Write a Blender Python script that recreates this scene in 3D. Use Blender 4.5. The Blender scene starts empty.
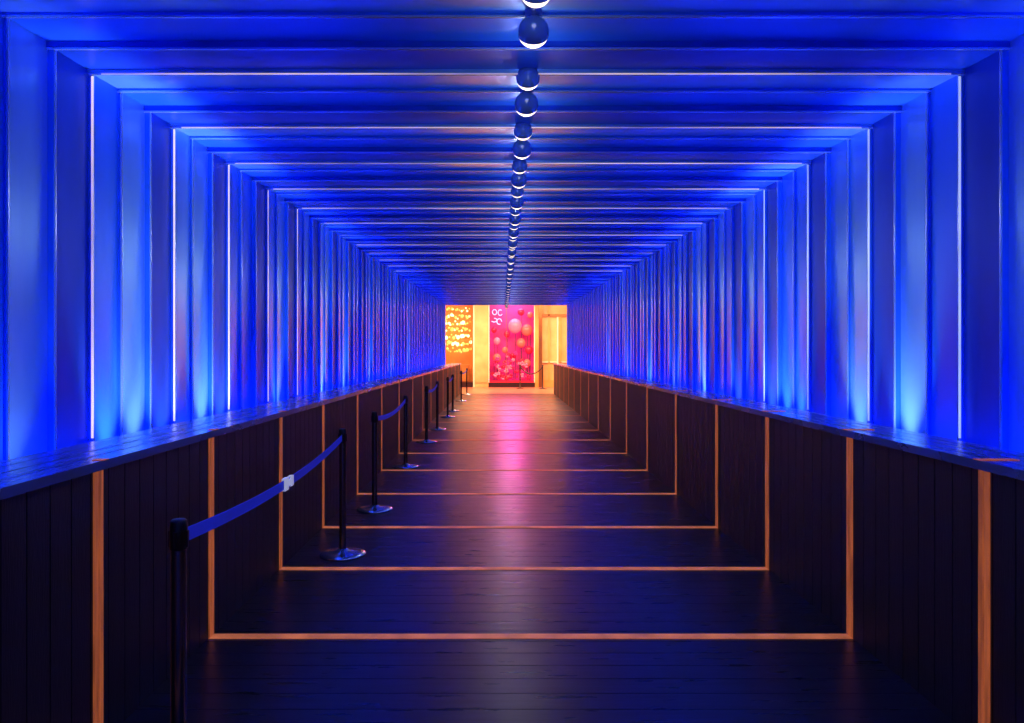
import bpy, math, random
from mathutils import Vector, Matrix
random.seed(4)
scene = bpy.context.scene
scene.view_settings.view_transform = 'Standard'
scene.view_settings.look = 'None'

# ------------------------------------------------------------------ helpers
class MB:
    def __init__(s): s.v=[]; s.f=[]; s.m=[]; s.sm=[]
    def quad(s,a,b,c,d,m=0):
        n=len(s.v); s.v+= [a,b,c,d]; s.f.append((n,n+1,n+2,n+3)); s.m.append(m); s.sm.append(False)
    def box(s,x0,x1,y0,y1,z0,z1,m=0):
        n=len(s.v)
        s.v+=[(x0,y0,z0),(x1,y0,z0),(x1,y1,z0),(x0,y1,z0),(x0,y0,z1),(x1,y0,z1),(x1,y1,z1),(x0,y1,z1)]
        for f in ((0,3,2,1),(4,5,6,7),(0,1,5,4),(1,2,6,5),(2,3,7,6),(3,0,4,7)):
            s.f.append(tuple(n+i for i in f)); s.m.append(m); s.sm.append(False)
    def lathe(s,cx,cy,prof,seg=24,m=0,mfun=None):
        n=len(s.v); k=len(prof)
        for r,z in prof:
            for i in range(seg):
                a=2*math.pi*i/seg; s.v.append((cx+r*math.cos(a),cy+r*math.sin(a),z))
        for j in range(k-1):
            for i in range(seg):
                i2=(i+1)%seg
                s.f.append((n+j*seg+i,n+j*seg+i2,n+(j+1)*seg+i2,n+(j+1)*seg+i))
                s.m.append(mfun(j) if mfun else m); s.sm.append(True)
    def sphere(s,cx,cy,cz,r,seg=20,rings=12,m=0,mfun=None,sz=1.0,axis=None):
        n0=len(s.v)
        prof=[(max(1e-4,r*math.sin(math.pi*j/rings)),cz-sz*r*math.cos(math.pi*j/rings)) for j in range(rings+1)]
        s.lathe(cx,cy,prof,seg,m,mfun)
        if axis:
            q=Vector((0,0,-1)).rotation_difference(Vector(axis).normalized()); c=Vector((cx,cy,cz))
            for i in range(n0,len(s.v)): s.v[i]=tuple(c+q@(Vector(s.v[i])-c))
    def tube(s,pts,r,seg=8,m=0):
        n=len(s.v)
        for i,p in enumerate(pts):
            p=Vector(p)
            t=(Vector(pts[min(i+1,len(pts)-1)])-Vector(pts[max(i-1,0)])).normalized()
            u=t.orthogonal().normalized() if abs(t.z)>.9 else t.cross(Vector((0,0,1))).normalized()
            w=t.cross(u)
            for k in range(seg):
                a=2*math.pi*k/seg; q=p+u*math.cos(a)*r+w*math.sin(a)*r; s.v.append(tuple(q))
        for i in range(len(pts)-1):
            for k in range(seg):
                k2=(k+1)%seg
                s.f.append((n+i*seg+k,n+i*seg+k2,n+(i+1)*seg+k2,n+(i+1)*seg+k)); s.m.append(m); s.sm.append(True)
    def obj(s,name,mats,parent=None):
        me=bpy.data.meshes.new(name); me.from_pydata(s.v,[],s.f)
        for mt in mats: me.materials.append(mt)
        me.polygons.foreach_set('material_index',s.m); me.polygons.foreach_set('use_smooth',s.sm)
        me.update()
        o=bpy.data.objects.new(name,me); scene.collection.objects.link(o)
        if parent: o.parent=parent
        return o

def mat(name,base,rough=.5,metal=0,emis=None,es=0,spec=.5,noise=None,bump=None,rvar=None,evar=None,coat=0):
    m=bpy.data.materials.new(name); m.use_nodes=True
    nt=m.node_tree; b=nt.nodes['Principled BSDF']
    b.inputs['Base Color'].default_value=(*base,1); b.inputs['Roughness'].default_value=rough
    b.inputs['Metallic'].default_value=metal; b.inputs['Specular IOR Level'].default_value=spec
    b.inputs['Coat Weight'].default_value=coat; b.inputs['Coat Roughness'].default_value=.08
    if emis: b.inputs['Emission Color'].default_value=(*emis,1); b.inputs['Emission Strength'].default_value=es
    tc=nt.nodes.new('ShaderNodeTexCoord')
    def nz(scale,stretch=(1,1,1),detail=4):
        mp=nt.nodes.new('ShaderNodeMapping'); mp.inputs['Scale'].default_value=stretch
        nt.links.new(tc.outputs['Object'],mp.inputs['Vector'])
        t=nt.nodes.new('ShaderNodeTexNoise'); t.inputs['Scale'].default_value=scale; t.inputs['Detail'].default_value=detail
        nt.links.new(mp.outputs[0],t.inputs['Vector']); return t
    if noise:
        c2,scale,st=noise
        t=nz(scale,st); r=nt.nodes.new('ShaderNodeValToRGB')
        r.color_ramp.elements[0].position=.35; r.color_ramp.elements[1].position=.65
        r.color_ramp.elements[0].color=(*base,1); r.color_ramp.elements[1].color=(*c2,1)
        nt.links.new(t.outputs['Fac'],r.inputs['Fac']); nt.links.new(r.outputs['Color'],b.inputs['Base Color'])
    if bump:
        scale,st,strength=bump
        t=nz(scale,st); bp=nt.nodes.new('ShaderNodeBump'); bp.inputs['Strength'].default_value=strength
        bp.inputs['Distance'].default_value=.01
        nt.links.new(t.outputs['Fac'],bp.inputs['Height']); nt.links.new(bp.outputs[0],b.inputs['Normal'])
    for v,sock in ((rvar,'Roughness'),(evar,'Emission Strength')):
        if v:
            lo,hi,scale,st=v
            t=nz(scale,st); mr=nt.nodes.new('ShaderNodeMapRange')
            mr.inputs['From Min'].default_value=.3; mr.inputs['From Max'].default_value=.7
            mr.inputs['To Min'].default_value=lo; mr.inputs['To Max'].default_value=hi
            nt.links.new(t.outputs['Fac'],mr.inputs['Value']); nt.links.new(mr.outputs[0],b.inputs[sock])
    return m

# ------------------------------------------------------------------ dimensions
XL,XR=-2.05,2.28          # tunnel shell
FL,FR=-1.54,1.83          # floor edges / parapet faces
RH=1.09                   # parapet height
Y0,Y1=-1.82,26.70
P=0.92/3
TD=.40                    # depth of the added trough that hides the fill lights
def C(y): return 2.84+0.0125*y
ks=range(-18,75)
yk=lambda k:3.70+P*k

# ------------------------------------------------------------------ materials
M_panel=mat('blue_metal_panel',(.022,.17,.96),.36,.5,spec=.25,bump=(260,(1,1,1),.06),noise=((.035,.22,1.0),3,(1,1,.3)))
M_panel2=mat('blue_metal_panel_light',(.22,.52,1.0),.30,.6,spec=.3,noise=((.14,.40,.96),3,(1,1,.3)))  # paler copy: brightness from panel tilt put into base colour
M_panel3=mat('blue_metal_panel_deep',(.014,.085,.65),.42,.45,spec=.25,noise=((.01,.06,.5),3,(1,1,.3)))  # darker copy: shade from panel tilt put into base colour
M_edge=mat('panel_edge',(.55,.70,1.0),.25,.8)
M_deck=mat('dark_deck_board',(.009,.014,.034),.38,0,noise=((.015,.021,.05),6,(.4,6,1)),bump=(60,(.3,4,1),.06),rvar=(.26,.36,5,(.5,5,1)),spec=.5)
M_plank=mat('dark_timber_plank',(.007,.009,.013),.55,0,noise=((.012,.014,.021),8,(1,5,.3)),bump=(50,(1,4,.3),.25))
M_rail=mat('dark_rail_board',(.16,.28,.62),.26,.65,noise=((.22,.36,.75),8,(5,.3,1)),rvar=(.18,.32,6,(5,.4,1)))
M_gap=mat('black_gap',(.004,.004,.006),.8)
M_inlay=mat('orange_light_inlay',(.35,.13,.06),.5,emis=(1,.27,.125),es=.36,evar=(.22,.46,7,(1,1,1)))
M_inlayw=mat('orange_wall_inlay',(.35,.11,.04),.5,emis=(1,.23,.07),es=.36,evar=(.10,.34,9,(1,6,.4)))
M_seamL=mat('warm_seam_emissive',(.8,.8,.8),.4,emis=(1,.74,.66),es=1.0,evar=(.3,1.0,1.6,(1,1,1)))  # patchy emissive lines on left wall seams, near bays only
M_seamR=mat('cool_seam_emissive',(.8,.8,.8),.4,emis=(.60,.72,.95),es=.7,evar=(.2,.8,1.6,(1,1,1)))  # same emissive lines for the right wall, cooler tint
M_seamC=mat('ceiling_edge_highlight',(.3,.4,.8),.4,emis=(1,.74,.62),es=.5,evar=(.0,.80,.9,(1,1.7,1)))  # highlights on ceiling panel edges, painted as patchy emission
M_trough=mat('trough_fill',(.2,.2,.2),.4,emis=(.0,.055,1),es=54)  # emitter for the added blue wall fill
M_chrome=mat('globe_glass',(.06,.15,.60),.06,.35,coat=1)
M_glow=mat('globe_lit_crescent',(1,.9,.75),.4,emis=(1,.80,.58),es=2.4)  # light caught on the globes' far side, painted as an emissive cap
M_steel=mat('stanchion_steel',(.14,.15,.2),.2,.9)
M_base=mat('brushed_base',(.5,.62,.8),.22,1)
M_black=mat('black_plastic',(.01,.01,.012),.35)
M_belt=mat('blue_belt',(.04,.10,.85),.6,emis=(.01,.03,.6),es=.10,bump=(400,(1,1,1),.2))  # faint emission brightens the belt, which is no lamp
M_tag=mat('white_tag',(.95,.95,.95),.4,emis=(.8,.85,1),es=.3)  # slight emission stands in for light falling on the tag

# ------------------------------------------------------------------ floor
b=MB()
b.box(FL-.02,FR+.02,Y0,Y1,-.10,-.035,1)
y=Y0
while y<Y1-.01:
    b.box(FL,FR,y,min(y+.140,Y1),-.035,0,0); y+=.145
b.obj('floor',[M_deck,M_gap])

# ------------------------------------------------------------------ parapets
def parapet(sign,face,wall,name):
    b=MB()
    def bx(xa,xb,*r):
        x0,x1=sorted((xa,xb)); b.box(x0,x1,*r)
    back=wall-sign*.16
    bx(face+sign*.03,back,Y0,Y1,-.05,RH-.05,1)
    y=Y0
    while y<Y1-.01:
        bx(face,face+sign*.03,y,min(y+.118,Y1),0,RH-.04,0); y+=.124
    w=(abs(back-face)+.03)/4
    yy=Y0
    while yy<Y1-.01:
        ye=min(yy+2.76,Y1)
        for i in range(4):
            xa=face-sign*.03+sign*i*w
            bx(xa,xa+sign*(w-.008),yy,ye-.006,RH-.035,RH,2)
        yy=ye
    bx(back,wall+sign*.02,Y0,Y1,RH-TD-.03,RH-TD,1)
    b.obj(name,[M_plank,M_gap,M_rail])
    t=MB()
    x0,x1=sorted((back+sign*.02,wall-sign*.07))
    t.box(x0,x1,Y0,Y1,RH-TD,RH-TD+.02,0)
    t.obj('hidden_blue_fill',[M_trough])  # unseen strip added to fill walls and ceiling with blue
parapet(-1,FL,XL,'parapet_wall')
parapet(1,FR,XR,'parapet_wall')

# ------------------------------------------------------------------ orange light inlay bands
ys=[-.6,.55,1.7,2.81,3.90,5.12,6.33,7.82,9.38,10.95,12.6]+[12.6+1.6*i for i in range(1,9)]
b=MB()
for y in ys:
    h=.031
    b.box(FL,FR,y-h,y+h,0,.004,0)
    for xa,xb in ((FL,FL+.006),(FR-.006,FR)):
        b.box(xa,xb,y-h,y-.004,.0,RH-.04,1)
        b.box(xa,xb,y+.004,y+h,.0,RH-.04,1)
    b.box(FR-.034,FR+.12,y-h*.6,y+h*.6,RH,RH+.003,1)
    b.box(FL-.01,FL+.034,y-h*.6,y+h*.6,RH,RH+.003,1)
b.obj('light_inlay_1',[M_inlay,M_inlayw])

# ------------------------------------------------------------------ shell: saw-tooth portal panels
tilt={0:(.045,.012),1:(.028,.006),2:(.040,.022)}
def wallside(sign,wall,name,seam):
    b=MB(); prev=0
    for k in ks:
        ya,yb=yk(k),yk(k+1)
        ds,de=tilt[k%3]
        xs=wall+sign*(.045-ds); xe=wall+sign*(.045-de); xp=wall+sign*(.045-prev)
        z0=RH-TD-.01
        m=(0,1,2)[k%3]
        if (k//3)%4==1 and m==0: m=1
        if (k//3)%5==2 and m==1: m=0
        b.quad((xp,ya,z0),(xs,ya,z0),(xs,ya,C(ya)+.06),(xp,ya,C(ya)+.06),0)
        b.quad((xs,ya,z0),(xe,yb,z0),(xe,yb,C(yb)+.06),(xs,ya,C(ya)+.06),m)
        xa,xb_=sorted((xs-sign*.005,xs+sign*.003))
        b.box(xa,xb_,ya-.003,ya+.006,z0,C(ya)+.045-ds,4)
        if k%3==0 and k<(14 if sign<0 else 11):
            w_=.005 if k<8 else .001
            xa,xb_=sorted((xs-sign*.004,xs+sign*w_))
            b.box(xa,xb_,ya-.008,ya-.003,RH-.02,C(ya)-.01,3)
        prev=de
    b.obj(name,[M_panel,M_panel2,M_panel3,seam,M_edge])
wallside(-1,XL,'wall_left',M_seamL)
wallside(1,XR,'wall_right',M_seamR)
b=MB(); prev=0
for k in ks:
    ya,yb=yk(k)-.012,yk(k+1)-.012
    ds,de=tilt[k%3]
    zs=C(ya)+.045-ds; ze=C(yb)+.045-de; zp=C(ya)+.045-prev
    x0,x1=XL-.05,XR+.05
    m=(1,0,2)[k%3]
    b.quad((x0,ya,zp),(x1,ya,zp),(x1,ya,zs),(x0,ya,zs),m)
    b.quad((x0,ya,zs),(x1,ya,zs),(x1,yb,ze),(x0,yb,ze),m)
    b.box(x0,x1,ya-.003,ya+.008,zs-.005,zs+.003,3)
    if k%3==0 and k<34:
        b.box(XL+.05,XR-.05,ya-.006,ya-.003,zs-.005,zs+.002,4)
    prev=de
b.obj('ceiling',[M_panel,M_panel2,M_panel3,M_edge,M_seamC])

# ------------------------------------------------------------------ ceiling globes
b=MB()
xc=.125
def pt(name,loc,col,e,r=0.0):
    l=bpy.data.lights.new(name,'POINT'); l.color=col; l.energy=e; l.shadow_soft_size=r
    o=bpy.data.objects.new(name,l); o.location=loc; scene.collection.objects.link(o)
AX=(0,.8,-.6)  # cap axis, so the painted crescent shows at the lower rim
for j in range(-4,26):
    y=3.03+.92*j
    if y>26.4: break
    cz=1.5+min(1.25+.025*y,C(y)-1.5-.066)
    b.lathe(xc,y,[(.010,cz+.05),(.010,C(y)+.02)],10,0)
    b.lathe(xc,y,[(.001,C(y)-.006),(.035,C(y)-.004),(.035,C(y)+.02)],20,0)
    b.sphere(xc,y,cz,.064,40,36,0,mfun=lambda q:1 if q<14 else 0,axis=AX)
    y2=y-.24
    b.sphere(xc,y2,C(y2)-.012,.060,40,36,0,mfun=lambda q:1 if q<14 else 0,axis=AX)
    pt('globe_fill',(xc,y+.30,cz-.12),(.90,.92,.95),1.9)  # unseen fill set off each globe, added to light globes and ceiling
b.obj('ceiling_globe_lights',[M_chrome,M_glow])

# ------------------------------------------------------------------ stanchions
def stanchion(x,y,nxt=None,tag=False):
    e=bpy.data.objects.new('queue_stanchion',None); scene.collection.objects.link(e); e.location=(x,y,0)
    b=MB()
    b.lathe(0,0,[(.001,.0),(.168,.0),(.172,.006),(.165,.016),(.12,.024),(.05,.034),(.034,.05),(.028,.05)],36)
    b.obj('base',[M_base],e)
    b=MB(); b.lathe(0,0,[(.025,.04),(.025,.84)],20); b.obj('post',[M_steel],e)
    b=MB()
    b.lathe(0,0,[(.025,.83),(.029,.833),(.029,.912),(.027,.92),(.027,.928),(.022,.933),(.001,.934)],24)
    for a in range(4):
        cx,cy=.027*math.cos(a*math.pi/2),.027*math.sin(a*math.pi/2)
        b.box(cx-.006,cx+.006,cy-.006,cy+.006,.84,.895)
    b.obj('head',[M_black],e)
    if nxt:
        dx,dy=nxt[0]-x,nxt[1]-y; L=math.hypot(dx,dy)
        b=MB(); N=24; pts=[]
        for i in range(N+1):
            t=i/N; t2=.012+t*.976
            pts.append((dx*t2,dy*t2,.868-.06*4*t*(1-t)))
        nx,ny=dy/L*.002,-dx/L*.002
        for i in range(N):
            p,q=pts[i],pts[i+1]
            for s_ in (1,-1):
                b.quad((p[0]+s_*nx,p[1]+s_*ny,p[2]-.024),(q[0]+s_*nx,q[1]+s_*ny,q[2]-.024),(q[0]+s_*nx,q[1]+s_*ny,q[2]+.024),(p[0]+s_*nx,p[1]+s_*ny,p[2]+.024))
            b.quad((p[0]-nx,p[1]-ny,p[2]+.024),(p[0]+nx,p[1]+ny,p[2]+.024),(q[0]+nx,q[1]+ny,q[2]+.024),(q[0]-nx,q[1]-ny,q[2]+.024))
        b.obj('belt',[M_belt],e)
        if tag:
            b=MB(); p=pts[11]
            for o,w,h in ((0,.010,.032),(.11,.008,.027),(.055,.010,.015)):
                px,py,pz=p[0]+dx/L*o,p[1]+dy/L*o,p[2]
                b.box(px-.010,px+.010,py-w*3,py+w*3,pz-h,pz+h)
            b.obj('belt_clip',[M_tag],e)
    return e
S=[(-1.10,2.51),(-1.185,5.47),(-1.22,7.03),(-1.27,9.65),(-1.27,12.3),(-1.27,14.3),(-1.27,17.0),(-1.27,18.7),(-1.27,22.5),(-1.27,26.0)]
for i,(x,y) in enumerate(S):
    stanchion(x,y,S[i+1] if i%2==0 else None,tag=(i==0))

# ------------------------------------------------------------------ foyer beyond the tunnel
FY=31.5; CZ=3.9
M_ffloor=mat('foyer_floor',(.45,.20,.13),.3,0,noise=((.36,.15,.10),2,(1,1,1)))
M_cream=mat('cream_panel',(.85,.52,.22),.5,noise=((.72,.40,.16),2,(1,1,1)))
M_orange=mat('amber_panel',(.75,.30,.07),.5,noise=((.85,.42,.12),1.2,(1,1,1)))
M_bulb=mat('amber_bulb',(1,.6,.2),.4,emis=(1,.50,.10),es=1.1)
M_bulb2=mat('warm_white_bulb',(1,.85,.5),.4,emis=(1,.80,.40),es=2.2)
M_shelf=mat('gold_shelf',(.7,.32,.07),.35,.4)
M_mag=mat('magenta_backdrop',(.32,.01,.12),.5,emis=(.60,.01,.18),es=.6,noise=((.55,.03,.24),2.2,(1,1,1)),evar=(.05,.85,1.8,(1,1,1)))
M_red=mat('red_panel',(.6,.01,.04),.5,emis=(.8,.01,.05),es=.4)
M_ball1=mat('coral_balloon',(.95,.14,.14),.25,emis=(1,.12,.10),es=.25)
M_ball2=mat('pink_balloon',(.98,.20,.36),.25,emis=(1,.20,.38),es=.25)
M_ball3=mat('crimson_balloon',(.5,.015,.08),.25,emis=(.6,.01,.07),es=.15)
M_neon=mat('pink_neon',(1,.4,.7),.4,emis=(1,.25,.62),es=2)
M_dark=mat('dark_frame',(.03,.01,.012),.35)
M_bronze=mat('bronze_frame',(.30,.12,.04),.3,.6)
M_white=mat('pale_frame',(.95,.85,.7),.4)
M_teal=mat('dark_stem',(.05,.02,.06),.5)

b=MB(); b.box(-4.2,4.4,Y1,FY+1.6,-.12,0,0); b.obj('floor_foyer',[M_ffloor])
b=MB(); b.box(-4.2,4.4,Y1+.3,FY+1.6,CZ,CZ+.1,0); b.obj('ceiling_foyer',[M_orange])
b=MB(); b.box(-4.3,-4.2,Y1+.3,FY+1.6,0,CZ,0); b.obj('wall_foyer_left',[M_orange])
b=MB(); b.box(4.4,4.5,Y1+.3,FY+1.6,0,CZ,0); b.obj('wall_foyer_right',[M_cream])
b=MB()
b.box(-4.2,-1.30,FY+1.2,FY+1.3,0,CZ,1)
b.box(-1.25,-.62,FY-.02,FY+1.2,0,CZ,0)
b.box(-1.20,-.67,FY-.05,FY-.02,.2,CZ,0)
b.box(-1.27,-1.21,FY-.08,FY-.02,0,CZ,4)
b.box(1.36,1.52,FY-.02,FY+1.2,0,CZ,1)
b.box(1.52,1.66,FY-.10,FY+.1,0,CZ,2)
b.box(1.66,4.4,FY+.15,FY+.25,0,CZ,0)
b.box(1.93,1.99,FY+.06,FY+.15,0,CZ,1)
b.box(1.66,4.4,FY+.06,FY+.15,3.0,3.12,2)
b.box(2.30,2.36,FY+.02,FY+.15,0,3.0,4)
b.box(2.36,2.50,FY+.06,FY+.15,0,3.0,1)
b.box(1.66,4.4,FY+.08,FY+.15,0,.30,1)
b.box(1.66,4.4,FY+.06,FY+.15,1.05,1.09,4)
b.box(-4.2,-1.25,FY-.02,FY+.1,0,.22,3)
b.box(-4.2,-1.25,FY-.04,FY+.02,.22,.27,2)
b.obj('wall_foyer_back',[M_cream,M_orange,M_bronze,M_dark,M_white])

b=MB()
for r in range(7):
    z=1.60+r*.29
    b.tube([(-4.0,FY+.42,z+.10),(-1.42,FY+.42,z+.10)],.012,6,1)
    for c in range(30):
        x=-3.95+c*.09+random.uniform(-.03,.03)
        if x>-1.40: continue
        q=random.random()
        zz=z-.02+random.uniform(-.09,.09)
        b.tube([(x,FY+.42,z+.10),(x,FY+.42,zz)],.006,5,1)
        b.sphere(x,FY+.42+random.uniform(-.12,.12),zz,.032+.05*q*q,12,8,2 if random.random()>.5 else 0,sz=1.2)
for x in (-1.42,-2.3,-3.2,-4.0): b.tube([(x,FY+.42,1.5),(x,FY+.42,CZ)],.015,6,1)
b.obj('tiered_chandelier',[M_bulb,M_shelf,M_bulb2])
b=MB()
b.box(-3.6,-1.5,FY+.45,FY+.95,0.02,.9,0); b.box(-3.65,-1.45,FY+.42,FY+.98,.9,.95,0)
for x in (-3.0,-2.4,-1.8): b.box(x-.01,x+.01,FY+.44,FY+.45,.1,.85,1)
b.obj('shop_counter',[M_shelf,M_bronze])

disp=bpy.data.objects.new('shop_window_display',None); scene.collection.objects.link(disp)
b=MB()
b.box(-.62,1.36,FY+1.1,FY+1.2,0,CZ,0)
b.box(-.62,1.36,FY-.02,FY+1.1,0,.20,1)
b.box(-.62,1.36,FY,FY+1.1,.20,.26,2)
b.box(-.62,-.58,FY-.06,FY+.03,.2,CZ,4)
b.box(1.32,1.36,FY-.06,FY+.03,.2,CZ,4)
b.box(.13,.15,FY-.02,FY+.02,.26,CZ,3)
b.obj('window_case',[M_mag,M_dark,M_red,M_bronze,M_white],disp)
b=MB()
for (px,py,r,m) in ((515,326,.30,1),(527,330,.24,0),(507,334,.14,3),(521,343,.19,0),(497,341,.15,1),(529,350,.17,3),(505,350,.13,0),(513,356,.14,3),(497,358,.18,0),(527,363,.16,0),(521,312,.15,3),(530,315,.13,0),(508,366,.13,1),(494,330,.12,3)):
    x=(px-503)/740*(FY+.6); z=1.5+(352-py)/740*(FY+.6)
    b.sphere(x,FY+.6,z,r,24,14,m,sz=1.08)
    b.tube([(x,FY+.6,z-r*1.05),(x+.03,FY+.62,z-r*1.05-.2),(x,FY+.6,.26)],.012,6,2)
b.obj('balloon_cluster',[M_ball1,M_ball2,M_teal,M_ball3],disp)
b=MB()
for i in range(60):
    x=-.45+random.random()*1.6; z=.35+random.random()**1.8*1.1
    r=.04+.05*random.random()
    for q in range(5):
        a=q*1.256+random.random(); b.sphere(x+r*.7*math.cos(a),FY+.25+random.random()*.1,z+r*.7*math.sin(a),r*.55,8,6,(0,1,2,2)[i%4])
b.obj('flowers',[M_ball2,M_mag,M_ball3],disp)
b=MB()
def ring(cx,cz,rx,rz,a0=0,a1=360,n=24):
    return [(cx+rx*math.cos(math.radians(a0+(a1-a0)*i/n)),FY+.08,cz+rz*math.sin(math.radians(a0+(a1-a0)*i/n))) for i in range(n+1)]
b.tube(ring(-.36,3.20,.09,.11),.018,8)
b.tube(ring(-.12,3.18,.09,.12,50,330),.018,8)
b.tube(ring(-.38,2.86,.12,.08,90,-150,14),.018,8)
b.tube(ring(-.16,2.80,.10,.12,0,300),.018,8)
b.obj('neon_sign',[M_neon],disp)

def rope_stanchion(x,y,nxt=None):
    e=bpy.data.objects.new('rope_stanchion',None); scene.collection.objects.link(e); e.location=(x,y,0)
    b=MB(); b.lathe(0,0,[(.001,0),(.16,0),(.16,.012),(.05,.03),(.026,.05),(.026,.92),(.036,.93),(.039,.95),(.036,.97),(.001,.985)],24); b.obj('post',[M_dark],e)
    if nxt:
        dx,dy=nxt[0]-x,nxt[1]-y
        b=MB(); b.tube([(dx*t,dy*t,.90-.30*4*t*(1-t)) for t in [i/14 for i in range(15)]],.022,8); b.obj('rope',[M_dark],e)
rope_stanchion(.70,30.4,(1.62,30.2)); rope_stanchion(1.62,30.2)

# ------------------------------------------------------------------ lights
def area(name,loc,rot,sx,sy,col,e):
    l=bpy.data.lights.new(name,'AREA'); l.shape='RECTANGLE'; l.size=sx; l.size_y=sy; l.color=col; l.energy=e
    o=bpy.data.objects.new(name,l); o.location=loc; o.rotation_euler=rot; scene.collection.objects.link(o); return o
area('foyer_ceiling_light',(0,29.3,CZ-.05),(math.radians(8),0,0),7,3.5,(1,.55,.28),1550)
area('display_ceiling_light',(.37,FY+.45,CZ-.05),(0,0,0),1.6,.6,(1,.25,.45),80)
def spot(name,loc,target,col,e,size,r):
    l=bpy.data.lights.new(name,'SPOT'); l.color=col; l.energy=e; l.spot_size=math.radians(size); l.spot_blend=1; l.shadow_soft_size=r
    o=bpy.data.objects.new(name,l); scene.collection.objects.link(o); o.location=loc
    o.rotation_euler=(Vector(target)-Vector(loc)).to_track_quat('-Z','Y').to_euler()
spot('magenta_fill',(.37,FY-.35,3.7),(.14,20,0),(1,.07,.55),330,34,.3)  # unseen spot added to throw magenta onto the tunnel floor
for side,wall,ylist in ((-1,XL,[3.1,3.85,4.16,4.47,5.1,5.4,6.75,8.4,9.6,11.4,13.6,16]),(1,XR,[3.0,4.2,4.75,5.7,6.0,6.3,7.2,8.4,9.9,11.6,13.6,16])):
    for i,y in enumerate(ylist):
        x=wall-side*.14
        e=(85,135,110)[i%3] if y>3.5 else 30
        spot('wall_glow_fill',(x,y,RH-.37),(x+side*.085,y+.02,RH+.63),(.72,.88,1),e,54,.02)  # unseen spots added to stand in for pale reflections on the panels

w=bpy.data.worlds.new('night'); scene.world=w; w.use_nodes=True
w.node_tree.nodes['Background'].inputs[0].default_value=(.01,.09,.70,1)
w.node_tree.nodes['Background'].inputs[1].default_value=.5

cam=bpy.data.cameras.new('camera'); co=bpy.data.objects.new('camera',cam); scene.collection.objects.link(co)
co.location=(0,0,1.5); co.rotation_euler=(math.radians(90),0,0)
cam.sensor_width=36; cam.lens=36*740/1024
cam.shift_x=9/1024; cam.shift_y=-9.5/1024; cam.clip_start=.05
scene.camera=co
